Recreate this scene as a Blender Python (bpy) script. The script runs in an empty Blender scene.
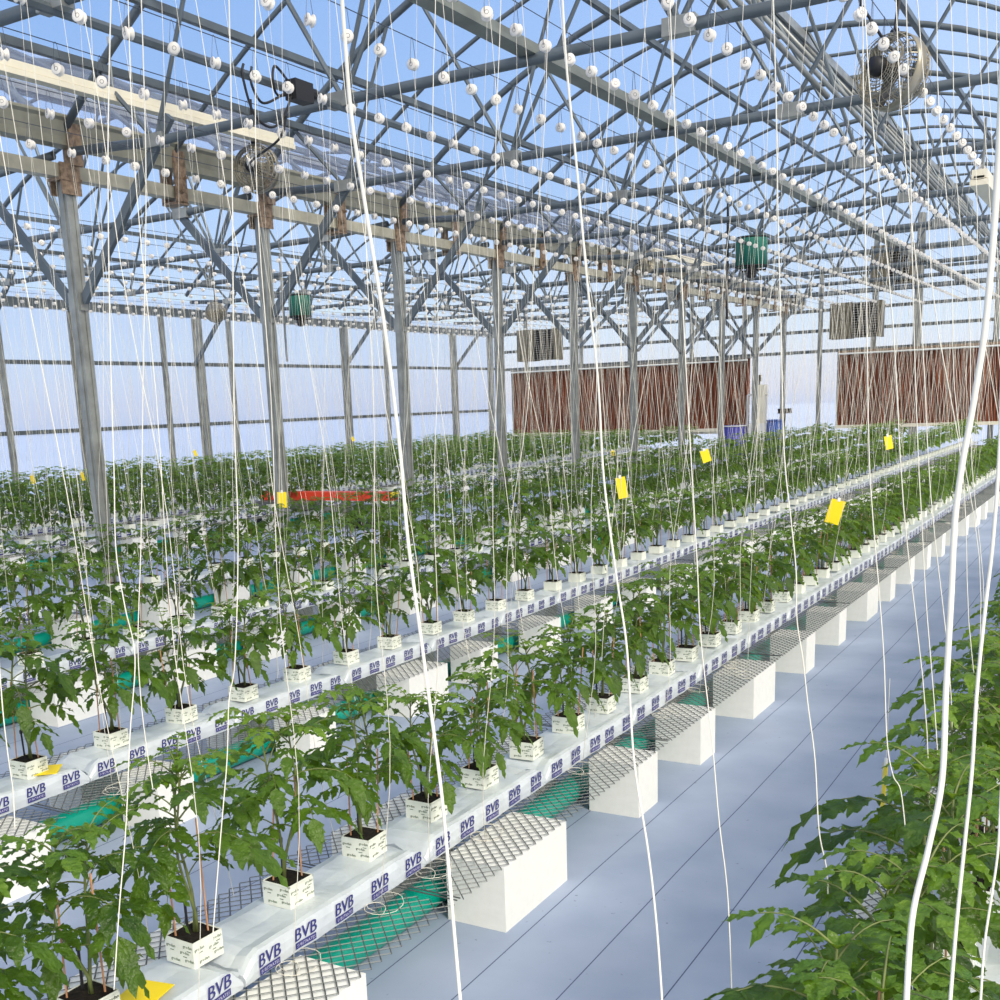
import bpy, math, random
from mathutils import Vector, Matrix, Euler
random.seed(7)
sc = bpy.context.scene
COL = sc.collection
PI = math.pi
H = 1.9                                    # eye height, metres

# ------------------------------------------------------------------ camera
F, CX, CY = 1114.5, 459.5, 650.7
_a, _b, _c = [math.radians(v) for v in (31.4937, 12.3361, -2.3259)]
_fw = Vector((-math.sin(_a)*math.cos(_b), math.cos(_a)*math.cos(_b), -math.sin(_b)))
_r = Vector((math.cos(_a), math.sin(_a), 0)); _u = _r.cross(_fw)
_R = _r*math.cos(_c)+_u*math.sin(_c); _U = -_r*math.sin(_c)+_u*math.cos(_c)
cam = bpy.data.cameras.new('camera'); co = bpy.data.objects.new('camera', cam); COL.objects.link(co)
cam.sensor_fit = 'HORIZONTAL'; cam.sensor_width = 36; cam.lens = F/1000*36
cam.shift_x = (500-CX)/1000; cam.shift_y = (CY-500)/1000; cam.clip_start = .05; cam.clip_end = 500
m = Matrix.Identity(4)
for i in range(3):
    m[i][0] = _R[i]; m[i][1] = _U[i]; m[i][2] = -_fw[i]
m[2][3] = H
co.matrix_world = m; sc.camera = co
def proj(x, y, z):
    v = Vector((x, y, z-H)); d = v.dot(_fw)
    if d < .1: return None
    return CX+F*v.dot(_R)/d, CY-F*v.dot(_U)/d, d
def seen(x, y, z, mg=40):
    p = proj(x, y, z)
    return p is not None and -mg < p[0] < 1000+mg and -mg < p[1] < 1000+mg

# ------------------------------------------------------------------ materials
def nodes(name):
    M = bpy.data.materials.new(name); M.use_nodes = True
    nt = M.node_tree; b = nt.nodes['Principled BSDF']; return M, nt, b
def mat(name, col, rough=.5, metal=0, noise=0, scale=8, spec=.5, bump=0):
    M, nt, b = nodes(name)
    b.inputs['Base Color'].default_value = (*col, 1); b.inputs['Roughness'].default_value = rough
    b.inputs['Metallic'].default_value = metal; b.inputs['Specular IOR Level'].default_value = spec
    if noise or bump:
        tc = nt.nodes.new('ShaderNodeTexCoord'); n = nt.nodes.new('ShaderNodeTexNoise')
        n.inputs['Scale'].default_value = scale; n.inputs['Detail'].default_value = 5
        nt.links.new(tc.outputs['Object'], n.inputs['Vector'])
        if noise:
            r = nt.nodes.new('ShaderNodeValToRGB')
            r.color_ramp.elements[0].position = .3; r.color_ramp.elements[1].position = .7
            r.color_ramp.elements[0].color = (*[c*(1-noise) for c in col], 1)
            r.color_ramp.elements[1].color = (*[min(1, c*(1+noise)) for c in col], 1)
            nt.links.new(n.outputs['Fac'], r.inputs['Fac']); nt.links.new(r.outputs['Color'], b.inputs['Base Color'])
        if bump:
            bp = nt.nodes.new('ShaderNodeBump'); bp.inputs['Strength'].default_value = bump
            bp.inputs['Distance'].default_value = .01
            nt.links.new(n.outputs['Fac'], bp.inputs['Height']); nt.links.new(bp.outputs['Normal'], b.inputs['Normal'])
    return M
def leafmat(name, c1, c2, trans):
    M, nt, b = nodes(name)
    b.inputs['Roughness'].default_value = .38; b.inputs['Specular IOR Level'].default_value = .5
    oi = nt.nodes.new('ShaderNodeObjectInfo'); tc = nt.nodes.new('ShaderNodeTexCoord')
    n = nt.nodes.new('ShaderNodeTexNoise'); n.inputs['Scale'].default_value = 16
    nt.links.new(tc.outputs['Object'], n.inputs['Vector'])
    ad = nt.nodes.new('ShaderNodeMath'); ad.operation = 'MULTIPLY_ADD'; ad.inputs[1].default_value = .5
    nt.links.new(oi.outputs['Random'], ad.inputs[0]); nt.links.new(n.outputs['Fac'], ad.inputs[2])
    r = nt.nodes.new('ShaderNodeValToRGB'); r.color_ramp.elements[0].position = .38; r.color_ramp.elements[1].position = .92
    r.color_ramp.elements[0].color = (*c1, 1); r.color_ramp.elements[1].color = (*c2, 1)
    nt.links.new(ad.outputs[0], r.inputs['Fac']); nt.links.new(r.outputs['Color'], b.inputs['Base Color'])
    n3 = nt.nodes.new('ShaderNodeTexNoise'); n3.inputs['Scale'].default_value = 70; nt.links.new(tc.outputs['Object'], n3.inputs['Vector'])
    bp = nt.nodes.new('ShaderNodeBump'); bp.inputs['Strength'].default_value = .9; bp.inputs['Distance'].default_value = .012
    nt.links.new(n3.outputs['Fac'], bp.inputs['Height']); nt.links.new(bp.outputs['Normal'], b.inputs['Normal'])
    t = nt.nodes.new('ShaderNodeBsdfTranslucent'); t.inputs['Color'].default_value = (*trans, 1)
    mx = nt.nodes.new('ShaderNodeMixShader'); mx.inputs[0].default_value = .38
    nt.links.new(b.outputs[0], mx.inputs[1]); nt.links.new(t.outputs[0], mx.inputs[2])
    nt.links.new(mx.outputs[0], nt.nodes['Material Output'].inputs['Surface'])
    return M
def sheet(name, tcol, dcol, clear, haze_noise=0):
    """clear greenhouse film / twin-wall sheet: part clear, part translucent"""
    M = bpy.data.materials.new(name); M.use_nodes = True; nt = M.node_tree; nt.nodes.clear()
    out = nt.nodes.new('ShaderNodeOutputMaterial'); a = nt.nodes.new('ShaderNodeBsdfTransparent')
    a.inputs['Color'].default_value = (*tcol, 1)
    t = nt.nodes.new('ShaderNodeBsdfTranslucent'); t.inputs['Color'].default_value = (*dcol, 1)
    mx = nt.nodes.new('ShaderNodeMixShader'); mx.inputs[0].default_value = clear
    nt.links.new(t.outputs[0], mx.inputs[1]); nt.links.new(a.outputs[0], mx.inputs[2])
    nt.links.new(mx.outputs[0], out.inputs['Surface'])
    if haze_noise:
        tc = nt.nodes.new('ShaderNodeTexCoord'); n = nt.nodes.new('ShaderNodeTexNoise')
        n.inputs['Scale'].default_value = .7; n.inputs['Detail'].default_value = 6
        mr = nt.nodes.new('ShaderNodeMapRange'); mr.inputs[3].default_value = clear-haze_noise; mr.inputs[4].default_value = clear+haze_noise
        nt.links.new(tc.outputs['Object'], n.inputs['Vector']); nt.links.new(n.outputs['Fac'], mr.inputs[0])
        nt.links.new(mr.outputs[0], mx.inputs[0])
    return M
STEEL = mat('galvanised_steel', (.30, .31, .29), .42, .45, .25, 5)
STEEL2 = mat('galvanised_tube', (.12, .145, .16), .45, .35, .2, 3)
GUTTER = mat('aluminium_gutter', (.30, .29, .225), .45, .2, .18, 4)
RAIL = mat('eaves_tube', (.46, .43, .33), .45, .2, .2, 5)
BRACKET = mat('rusty_bracket', (.30, .21, .14), .6, .4, .45, 20)
CREAM = mat('cream_metal', (.80, .74, .58), .4, .1, .06, 3)
DARK = mat('black_plastic', (.012, .012, .014), .5)
GREY = mat('grey_metal', (.22, .22, .21), .45, .5, .3, 12)
LOUVER = mat('louvre_metal', (.17, .15, .105), .5, .4, .3, 9)
WIRE = mat('dark_wire', (.10, .11, .13), .5, .6)
TWINE = mat('white_twine', (.74, .71, .62), .6, 0, .06, 40)
SPOOL = mat('white_bobbin', (.80, .76, .70), .45)
FOAM = mat('white_foam', (.80, .80, .77), .75, 0, .03, 30, .3)
BAG = mat('white_bag', (.60, .65, .70), .28, 0, .05, 14, .5, .5)
NAVY = mat('navy_print', (.035, .035, .20), .5)
PRINTW = mat('white_print', (.55, .55, .70), .5)
GPRINT = mat('green_print', (.10, .16, .09), .6)
WRAP = mat('block_wrap', (.80, .82, .74), .55, 0, .04, 40)
SOIL = mat('dark_soil', (.018, .014, .011), .95, 0, .5, 60, .2, .6)
STEM = mat('stem_green', (.14, .17, .05), .55, 0, .3, 20)
STAKE = mat('bamboo_stake', (.50, .25, .13), .55, 0, .25, 30)
LEAF = leafmat('tomato_leaf', (.008, .034, .004), (.072, .145, .011), (.24, .40, .015))
YOUNG = leafmat('young_leaf', (.05, .13, .010), (.15, .26, .018), (.32, .48, .03))
YELLOW = mat('yellow_card', (.95, .72, .01), .5)
TEAL = mat('teal_tube', (.0, .33, .235), .35, 0, .1, 3, .5, .2)
DGREEN = mat('green_drum', (.01, .16, .11), .4)
BROWN = mat('cellulose_pad', (.16, .05, .025), .85)
BLUEP = mat('blue_plastic', (.02, .10, .45), .4)
IND = mat('indigo_plastic', (.06, .06, .40), .4)
RED = mat('red_paint', (.75, .06, .02), .4)
WHITE = mat('white_paint', (.82, .82, .78), .5)
MESHM = mat('mesh_steel', (.10, .11, .11), .5, .3)
FILM = sheet('roof_film', (.97, .98, 1.), (.84, .85, .95), .82, .02)
PANEL = sheet('wall_sheet', (.97, .98, 1.), (.92, .94, .97), .6, .04)
CAGE = mat('chrome_guard', (.33, .30, .23), .35, .6)
def padmat():
    M, nt, b = nodes('wet_pad'); b.inputs['Roughness'].default_value = .9
    tc = nt.nodes.new('ShaderNodeTexCoord'); mp = nt.nodes.new('ShaderNodeMapping'); mp.inputs['Scale'].default_value = (14, 1, 1.1)
    n = nt.nodes.new('ShaderNodeTexNoise'); n.inputs['Scale'].default_value = 1.; n.inputs['Detail'].default_value = 6
    r = nt.nodes.new('ShaderNodeValToRGB'); e = r.color_ramp.elements
    e[0].position = .35; e[0].color = (.06, .012, .005, 1); e[1].position = .72; e[1].color = (.27, .078, .030, 1)
    nt.links.new(tc.outputs['Object'], mp.inputs[0]); nt.links.new(mp.outputs[0], n.inputs['Vector'])
    nt.links.new(n.outputs['Fac'], r.inputs['Fac']); nt.links.new(r.outputs['Color'], b.inputs['Base Color'])
    return M
PAD = padmat()
def floormat():
    M, nt, b = nodes('ground_cloth'); b.inputs['Roughness'].default_value = .6; b.inputs['Specular IOR Level'].default_value = .3
    N = nt.nodes.new; L = nt.links.new
    tc = N('ShaderNodeTexCoord'); sp = N('ShaderNodeSeparateXYZ'); L(tc.outputs['Object'], sp.inputs[0])
    a1 = N('ShaderNodeMath'); a1.operation = 'ADD'; a1.inputs[1].default_value = 1.33+30.6
    wob = N('ShaderNodeTexNoise'); wob.inputs['Scale'].default_value = .6; L(tc.outputs['Object'], wob.inputs['Vector'])
    wm = N('ShaderNodeMath'); wm.operation = 'MULTIPLY_ADD'; wm.inputs[1].default_value = .03
    L(wob.outputs['Fac'], wm.inputs[0]); L(sp.outputs['X'], wm.inputs[2]); L(wm.outputs[0], a1.inputs[0])
    dv = N('ShaderNodeMath'); dv.operation = 'DIVIDE'; dv.inputs[1].default_value = .306; L(a1.outputs[0], dv.inputs[0])
    fr = N('ShaderNodeMath'); fr.operation = 'FRACT'; L(dv.outputs[0], fr.inputs[0])
    su = N('ShaderNodeMath'); su.operation = 'SUBTRACT'; su.inputs[1].default_value = .5; L(fr.outputs[0], su.inputs[0])
    ab = N('ShaderNodeMath'); ab.operation = 'ABSOLUTE'; L(su.outputs[0], ab.inputs[0])
    gt = N('ShaderNodeMath'); gt.operation = 'LESS_THAN'; gt.inputs[1].default_value = .0075; L(ab.outputs[0], gt.inputs[0])
    n = N('ShaderNodeTexNoise'); n.inputs['Scale'].default_value = 2.2; n.inputs['Detail'].default_value = 8; L(tc.outputs['Object'], n.inputs['Vector'])
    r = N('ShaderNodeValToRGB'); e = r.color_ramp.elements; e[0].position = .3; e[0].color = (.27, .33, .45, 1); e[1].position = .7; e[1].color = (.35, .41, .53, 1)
    L(n.outputs['Fac'], r.inputs['Fac'])
    n2 = N('ShaderNodeTexNoise'); n2.inputs['Scale'].default_value = 28; n2.inputs['Detail'].default_value = 3; L(tc.outputs['Object'], n2.inputs['Vector'])
    r2 = N('ShaderNodeValToRGB'); e = r2.color_ramp.elements; e[0].position = .24; e[0].color = (.30, .30, .30, 1); e[1].position = .30; e[1].color = (1, 1, 1, 1)
    L(n2.outputs['Fac'], r2.inputs['Fac'])
    mu = N('ShaderNodeMixRGB'); mu.blend_type = 'MULTIPLY'; mu.inputs[0].default_value = .6; L(r.outputs[0], mu.inputs[1]); L(r2.outputs[0], mu.inputs[2])
    mx = N('ShaderNodeMixRGB'); mx.inputs[2].default_value = (.07, .09, .17, 1); L(gt.outputs[0], mx.inputs[0]); L(mu.outputs[0], mx.inputs[1])
    L(mx.outputs[0], b.inputs['Base Color']); return M

# ------------------------------------------------------------------ mesh helpers
class MB:
    def __init__(s): s.v = []; s.f = []; s.m = []
    def add(s, vs, fs, mi=0):
        o = len(s.v); s.v += [tuple(p) for p in vs]; s.f += [tuple(i+o for i in f) for f in fs]; s.m += [mi]*len(fs)
    def box(s, x0, y0, z0, x1, y1, z1, mi=0):
        s.add([(x0,y0,z0),(x1,y0,z0),(x1,y1,z0),(x0,y1,z0),(x0,y0,z1),(x1,y0,z1),(x1,y1,z1),(x0,y1,z1)],
              [(0,3,2,1),(4,5,6,7),(0,1,5,4),(1,2,6,5),(2,3,7,6),(3,0,4,7)], mi)
    def tube(s, pts, r, n=6, mi=0, caps=True, square=False, rz=None):
        pts = [Vector(p) for p in pts]; rs = r if isinstance(r, (list, tuple)) else [r]*len(pts)
        vs = []; pu = None
        for i, p in enumerate(pts):
            d = (pts[min(i+1, len(pts)-1)]-pts[max(i-1, 0)])
            if d.length < 1e-9: d = Vector((0, 0, 1))
            d.normalize()
            if pu is None:
                up = Vector((0, 0, 1)) if abs(d.z) < .9 else Vector((0, 1, 0))
            else: up = pu
            x = d.cross(up)
            if x.length < 1e-6: x = d.cross(Vector((1, 0, 0)))
            x.normalize(); u = x.cross(d).normalized(); pu = u
            for k in range(n):
                t = 2*PI*(k+(.5 if square else 0))/n; q = 1.414 if square else 1
                w = rz if (rz is not None) else rs[i]
                vs.append(p+x*(math.cos(t)*rs[i]*q)+u*(math.sin(t)*(w)*q))
        fs = []
        for i in range(len(pts)-1):
            for k in range(n):
                a = i*n+k; b = i*n+(k+1) % n; fs.append((a, b, b+n, a+n))
        if caps: fs += [tuple(reversed(range(n))), tuple(range((len(pts)-1)*n, len(pts)*n))]
        s.add(vs, fs, mi)
    def bar(s, a, b, w, mi=0, h=None): s.tube([a, b], w/2, 4, mi, True, True, None if h is None else h/2)
    def lathe(s, prof, n=16, axis='z', o=(0, 0, 0), mi=0):
        vs = []; fs = []
        for r, z in prof:
            for k in range(n):
                t = 2*PI*k/n; x, y = r*math.cos(t), r*math.sin(t)
                p = (x, y, z) if axis == 'z' else ((x, z, y) if axis == 'y' else (z, x, y))
                vs.append((p[0]+o[0], p[1]+o[1], p[2]+o[2]))
        for i in range(len(prof)-1):
            for k in range(n):
                a = i*n+k; b = i*n+(k+1) % n; fs.append((a, b, b+n, a+n))
        s.add(vs, fs, mi)
    def ring(s, R, r, z, n=24, k=5, axis='z', o=(0, 0, 0), mi=0):
        pts = []
        for i in range(n+1):
            t = 2*PI*i/n; x, y = R*math.cos(t), R*math.sin(t)
            p = (x, y, z) if axis == 'z' else ((x, z, y) if axis == 'y' else (z, x, y))
            pts.append((p[0]+o[0], p[1]+o[1], p[2]+o[2]))
        s.tube(pts, r, k, mi, False)
    def mesh(s, name, mats, smooth=False):
        me = bpy.data.meshes.new(name); me.from_pydata(s.v, [], s.f)
        for a in mats: me.materials.append(a)
        if len(mats) > 1: me.polygons.foreach_set('material_index', s.m)
        if smooth: me.polygons.foreach_set('use_smooth', [True]*len(s.f))
        me.update(); return me
    def build(s, name, mats, parent=None, smooth=False, loc=None):
        return inst(name, s.mesh(name, mats if isinstance(mats, list) else [mats], smooth), parent, loc)
def inst(name, me, parent=None, loc=None, rot=None, scale=None):
    o = bpy.data.objects.new(name, me); COL.objects.link(o)
    if parent is not None: o.parent = parent
    if loc is not None: o.location = loc
    if rot is not None: o.rotation_euler = rot
    if scale is not None: o.scale = scale if hasattr(scale, '__len__') else (scale,)*3
    return o
def tag(o, label, cat, group=None, kind=None):
    if label: o['label'] = label
    if cat: o['category'] = cat
    if group: o['group'] = group
    if kind: o['kind'] = kind
    return o
def empty(name, loc, label=None, cat=None, group=None, rz=0, scale=None):
    o = inst(name, None, None, loc, (0, 0, rz), scale); o.empty_display_size = .1
    return tag(o, label, cat, group)
def struct(o): o['kind'] = 'structure'; return o
ORD = ['first', 'second', 'third', 'fourth', 'fifth', 'sixth', 'seventh', 'eighth', 'ninth', 'tenth', 'eleventh', 'twelfth']
def nth(i):
    if i < 12: return ORD[i]
    n = i+1; return '%d%s' % (n, 'th' if n % 100 in (11, 12, 13) else {1: 'st', 2: 'nd', 3: 'rd'}.get(n % 10, 'th'))
_tc = {}
def text_geo(s, size, res=2):
    k = (s, size, res)
    if k not in _tc:
        cu = bpy.data.curves.new('lettering', 'FONT'); cu.body = s; cu.size = size; cu.align_x = 'CENTER'; cu.resolution_u = res
        o = bpy.data.objects.new('lettering', cu); COL.objects.link(o); dg = bpy.context.evaluated_depsgraph_get(); dg.update()
        me = bpy.data.meshes.new_from_object(o.evaluated_get(dg))
        _tc[k] = ([tuple(v.co) for v in me.vertices], [tuple(p.vertices) for p in me.polygons])
        bpy.data.objects.remove(o); bpy.data.curves.remove(cu); bpy.data.meshes.remove(me)
    return _tc[k]
def put_text(mb, s, size, org, ux, uy, mi, res=2, bold=0, slant=0, wob=None):
    vs, fs = text_geo(s, size, res); ux = Vector(ux); uy = Vector(uy); nn = ux.cross(uy)
    for dx in ([0] if not bold else [-bold, 0, bold]):
        out = []
        for v in vs:
            p = Vector(org)+ux*(v[0]+dx+slant*v[1])+uy*v[1]
            out.append(p if wob is None else wob(p))
        mb.add(out, fs, mi)

# ------------------------------------------------------------------ layout
ROWX = [-.33, -2.265, -4.20, -6.19, -8.10]                 # bench rows of the near bay, counted from the right
ROWL = [-12.55, -14.40, -16.25, -18.10, -19.85]            # rows of the far left bay
ROWN = ['the bottom right corner row', 'the front row beside the aisle', 'the second row from the aisle',
        'the third row from the aisle', 'the fourth row from the aisle',
        'the first row past the columns', 'the second row past the columns', 'the third row past the columns',
        'the fourth row past the columns', 'the row along the left wall']
ROWS = ROWX+ROWL
YEND = 35.4
GX = -10.2; WX = -20.9; CXR = -4.85; CXL = -15.55; HALF = 5.35; ZC = 4.65; YB = 37.6
TY = [8.88+3.19*k for k in range(-1, 9)]
def arch(x, c): return 7.2-2.3*((x-c)/HALF)**2

# ------------------------------------------------------------------ setting
fl = MB(); fl.box(-20.95, -2, -.06, 3.0, 37.65, 0); o = struct(fl.build('floor', floormat()))
g = MB(); g.box(-160, -60, -.4, 120, 220, -.1); o = g.build('ground', mat('snowy_ground', (.62, .68, .80), .9, 0, .1, .05)); o['kind'] = 'structure'
for nm, c in (('ceiling_right', CXR), ('ceiling_left', CXL)):
    mb = MB(); n = 28; vs = []; fs = []
    for t in (.05, .056):
        for i in range(n+1):
            x = c-HALF+2*HALF*i/n
            for y in (-1.2, YB): vs.append((x, y, arch(x, c)+t))
    b = 2*(n+1)
    for i in range(n):
        a = 2*i; fs += [(a, a+2, a+3, a+1)]
    mb.add(vs[:b], fs); struct(mb.build('ceiling', FILM, smooth=True))
mb = MB(); mb.box(WX-.012, -1.2, 0, WX, YB, 4.75); struct(mb.build('wall_left', PANEL))
mb = MB(); n = 20
for c in (CXR, CXL):
    vs = []; fs = []
    for i in range(n+1):
        x = c-HALF+2*HALF*i/n; vs += [(x, YB, 0), (x, YB, arch(x, c)+.04)]
    for i in range(n): a = 2*i; fs.append((a, a+2, a+3, a+1))
    mb.add(vs, fs)
struct(mb.build('wall_back', PANEL))
k = 0
def trim(x0, y0, z0, x1, y1, z1, M=STEEL2):
    global k; k += 1
    mb = MB(); mb.box(x0, y0, z0, x1, y1, z1); struct(mb.build('trim_%d' % k, M))
for z in (1.72, 3.22): trim(WX+.003, -1.2, z-.045, WX+.055, YB-.06, z+.045)
trim(WX+.003, -1.2, 4.36, WX+.16, YB-.06, 4.56)
for z in (3.17, 3.80, 4.42):
    trim(WX+.2, YB-.055, z-.05, .4, YB-.003, z+.05)
for z, hw in ((4.95, 5.2), (5.45, 4.6), (6.0, 3.7), (6.55, 2.7)):
    for c in (CXR, CXL): trim(c-hw+.15, YB-.05, z-.045, c+hw-.15, YB-.003, z+.045)
trim(WX+.1, YB-.05, .66, GX-.9, YB-.003, .75, CREAM)

# wall posts: left wall and back wall
n = 0
for i, (y, main) in enumerate([(12.1, 0), (15.9, 0), (17.9, 1), (20.6, 0), (21.8, 1), (23.0, 0), (28.0, 1), (30.2, 0), (31.2, 1), (34.3, 1), (36.9, 1)]):
    mb = MB(); w = .16 if main else .09
    mb.box(WX+.06, y-w/2, 0, WX+.06+w, y+w/2, 4.36)
    mb.box(WX+.06, y-w*.8, 0, WX+.06+w*.3, y+w*.8, 4.34)
    o = mb.build('wall_post', STEEL)
    tag(o, '%s grey steel post of the left wall, %s from the near end' % ('thick' if main else 'thin', nth(i)), 'post', 'posts of the left wall')
for i, (x, w) in enumerate([(-19.6, .09), (-17.4, .09), (-15.5, .14), (-13.3, .09), (-11.5, .09), (-9.05, .09), (-7.42, .10), (-6.15, .15), (-3.95, .10), (-1.8, .1)]):
    c = CXL if x < GX else CXR
    mb = MB(); mb.box(x-w/2, YB-.06-w, 0, x+w/2, YB-.06, arch(x, c)-.05); mb.box(x-w*.8, YB-.08, 0, x+w*.8, YB-.056, arch(x, c)-.06)
    tag(mb.build('gable_post', STEEL), 'grey steel post of the back wall, %s from the left corner' % nth(i), 'post', 'posts of the back wall')

# ------------------------------------------------------------------ steel frame
def columns():
    for i, y in enumerate(TY[0:]+[YB-.1]):
        r = empty('steel_column', (GX, y, 0), 'galvanised steel column under the gutter, %s from the near end' % nth(i), 'column', 'row of columns under the gutter')
        mb = MB()
        mb.box(-.062, -.062, 0, .062, .062, 4.46)
        mb.box(.062, -.07, 0, .074, -.024, 4.4); mb.box(.062, .024, 0, .074, .07, 4.4)     # rolled lips of the profile
        mb.box(-.028, -.074, 0, .028, -.062, 4.4)
        mb.build('shaft', STEEL, r)
        mb = MB(); mb.box(-.13, -.13, 0, .13, .13, .02)
        for sx in (-1, 1):
            for sy in (-1, 1): mb.lathe([(.016, .02), (.016, .045), (0, .045)], 6, 'z', (sx*.1, sy*.1, 0))
        mb.build('base_plate', STEEL, r)
        mb = MB(); mb.box(-.11, -.14, 4.44, .11, .14, 4.47); mb.box(.078, -.13, 4.30, .1, .13, 4.62); mb.box(-.1, -.13, 4.30, -.078, .13, 4.62)
        mb.box(-.09, .09, 4.5, .09, .13, 5.0); mb.box(.1, .0, 4.6, .14, .16, 5.02)
        mb.build('bracket', BRACKET, r)
        if i < len(TY):
            for s in (-1, 1):
                mb = MB(); mb.box(s*.075-.02, -.05, 3.1, s*.075+.02, .05, 3.3); mb.build('brace_clamp', STEEL, r)
columns()
# gutter: profile above, square tube below, hangers
r = empty('roof_gutter', (GX, 18, 4.9), 'long olive grey gutter running above the row of columns', 'gutter')
mb = MB(); L0, L1 = -1.0-18, YB-.1-18
pr = [(-.16, .16), (-.13, .13), (-.09, -.02), (-.09, -.10), (.09, -.10), (.09, -.02), (.13, .13), (.16, .16), (.16, .19), (.10, .14), (.06, -.07), (-.06, -.07), (-.10, .14), (-.16, .19)]
vs = [(x, L0, z) for x, z in pr]+[(x, L1, z) for x, z in pr]; n = len(pr)
mb.add(vs, [(i, (i+1) % n, (i+1) % n+n, i+n) for i in range(n)]); mb.build('channel', GUTTER, r)
r = empty('eaves_beam', (GX, 18, 4.54), 'pale square steel tube running just below the gutter', 'beam')
mb = MB(); mb.box(-.07, L0, -.07, .07, L1, .07); mb.build('tube', RAIL, r)
for i, y in enumerate([a+1.6 for a in TY]):
    mb = MB(); mb.box(.10, y-.05, 4.42, .13, y+.13, 5.0); mb.box(-.13, y-.05, 4.42, -.10, y+.13, 5.0); mb.box(-.13, y-.05, 4.40, .13, y+.13, 4.43)
    mb.lathe([(.0, 0), (.03, 0), (.03, .05), (0, .05)], 8, 'x', (.13, y+.02, 4.55)); mb.lathe([(.0, 0), (.02, 0), (.02, .05), (0, .05)], 8, 'x', (.13, y+.08, 4.7))
    o = mb.build('gutter_hanger', BRACKET); o.location = (GX, 0, 0)
    tag(o, 'brown bolted hanger bracket on the gutter between columns, %s from the near end' % nth(i), 'bracket', 'gutter hangers between columns')

def truss(y, c, label, knee_l, knee_r, grp):
    r = empty('roof_truss', (c, y, ZC), label, 'truss', grp)
    mb = MB(); xs = [-HALF+2*HALF*i/24 for i in range(25)]
    mb.tube([(x, 0, arch(x+c, c)-ZC) for x in xs], .045, 6); mb.build('arch', STEEL2, r, True)
    mb = MB(); mb.tube([(-HALF+.15, 0, .08), (-HALF+1.4, 0, 0), (HALF-1.4, 0, 0), (HALF-.15, 0, .08)], .048, 8); mb.build('bottom_chord', STEEL2, r, True)
    for s in (-1, 1):
        webs = [((-3.95, 0), (-4.68, None)), ((-3.95, 0), (-3.2, None)), ((-1.58, 0), (-2.75, None)), ((-1.58, 0), (-.1, None)), ((-1.6, 0), (-.68, None))]
        for (xa, za), (xb, zb) in webs:
            mb = MB(); zb = arch(c+xb, c)-ZC
            mb.tube([(s*xa, 0, za), (s*xb, 0, zb-.03)], .024, 6); mb.build('web', STEEL2, r)
        for xa in (-3.95, -1.6):
            mb = MB(); mb.box(s*xa-.13, -.055, -.06, s*xa+.13, .055, .07); mb.build('node_plate', STEEL, r)
        if (s < 0 and knee_l) or (s > 0 and knee_r):
            mb = MB(); mb.bar((s*(HALF-.1), 0, 3.2-ZC), (s*(HALF-1.62), 0, .2), .055, 0, .10); mb.build('knee_brace', STEEL2, r)
for i, y in enumerate(TY):
    truss(y, CXR, 'arched tubular roof truss of the near bay, %s from the camera' % nth(i), True, False, 'roof trusses of the near bay')
    truss(y, CXL, 'arched tubular roof truss of the left bay, %s from the camera' % nth(i), i % 2 == 1, True, 'roof trusses of the left bay')
def along(name, x, z, M, w, label, y0=-1, y1=YB-.08, square=False, cat='beam', grp=None):
    mb = MB()
    if square: mb.box(-w/2, y0, -w/2, w/2, y1, w/2)
    else: mb.tube([(0, y0, 0), (0, y1, 0)], w/2, 6)
    o = mb.build(name, M, None, not square and False); o.location = (x, 0, z); tag(o, label, cat, grp); return o
for c, bay in ((CXR, 'near bay'), (CXL, 'left bay')):
    for dx, nm in ((-4.6, 'lowest purlin on the left slope'), (-3.9, 'second purlin up the left slope'), (-1.65, 'upper purlin left of the ridge'),
                   (1.65, 'upper purlin right of the ridge'), (3.9, 'lower purlin of the right slope')):
        along('purlin', c+dx, arch(c+dx, c)-.06, STEEL2, .075, 'grey tube purlin, %s of the %s roof' % (nm, bay), square=True, cat='purlin', grp='roof purlins')
    along('tie_tube', c-1.6, ZC-.055, STEEL2, .07, 'grey tube along the %s at truss bottom height' % bay, cat='tube')
    ro = along('ridge_beam', c-.02, 7.05, STEEL2, .12, 'dark ridge beam at the top of the %s roof' % bay, square=True)
    mb = MB(); mb.box(-.11, -1, -.02, -.07, YB-.1, .10); mb.box(.07, -1, -.02, .11, YB-.1, .10); mb.build('ridge_rail', STEEL, ro)
GIRD = mat('girder_paint', (.20, .215, .185), .45, .3, .2, 3)
o = along('service_girder', -4.56, 4.73, GIRD, .11, 'heavy pale green girder crossing the trusses below the ridge', square=True)
mb = MB(); mb.box(.055, -1, -.055, .10, YB-.1, -.02); mb.build('lower_flange', GIRD, o)
# bows halfway between the trusses
for i, y in enumerate([TY[0]-1.6]+[a+1.6 for a in TY[:-1]]):
    for c, bay in ((CXR, 'near bay'), (CXL, 'left bay')):
        mb = MB(); mb.tube([(x, 0, arch(x+c, c)+.0) for x in [-HALF+2*HALF*j/20 for j in range(21)]], .03, 5)
        o = mb.build('roof_bow', STEEL2, None, True, (c, y, 0)); tag(o, 'thin curved roof bow of the %s, %s from the camera' % (bay, nth(i)), 'bow', 'roof bows of the '+bay)
# braces from ridge to the next bottom chord
for i in range(len(TY)-1):
    for dx, q in ((1.95, 'right'),):
        mb = MB(); mb.tube([(CXR+.05, TY[i], 7.0), (CXR+dx, TY[i+1], 4.72)], .028, 6)
        tag(mb.build('roof_brace', STEEL, None, True), 'bright tube brace sloping down from the ridge, %s from the camera' % nth(i), 'brace', 'tube braces under the ridge')
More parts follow.
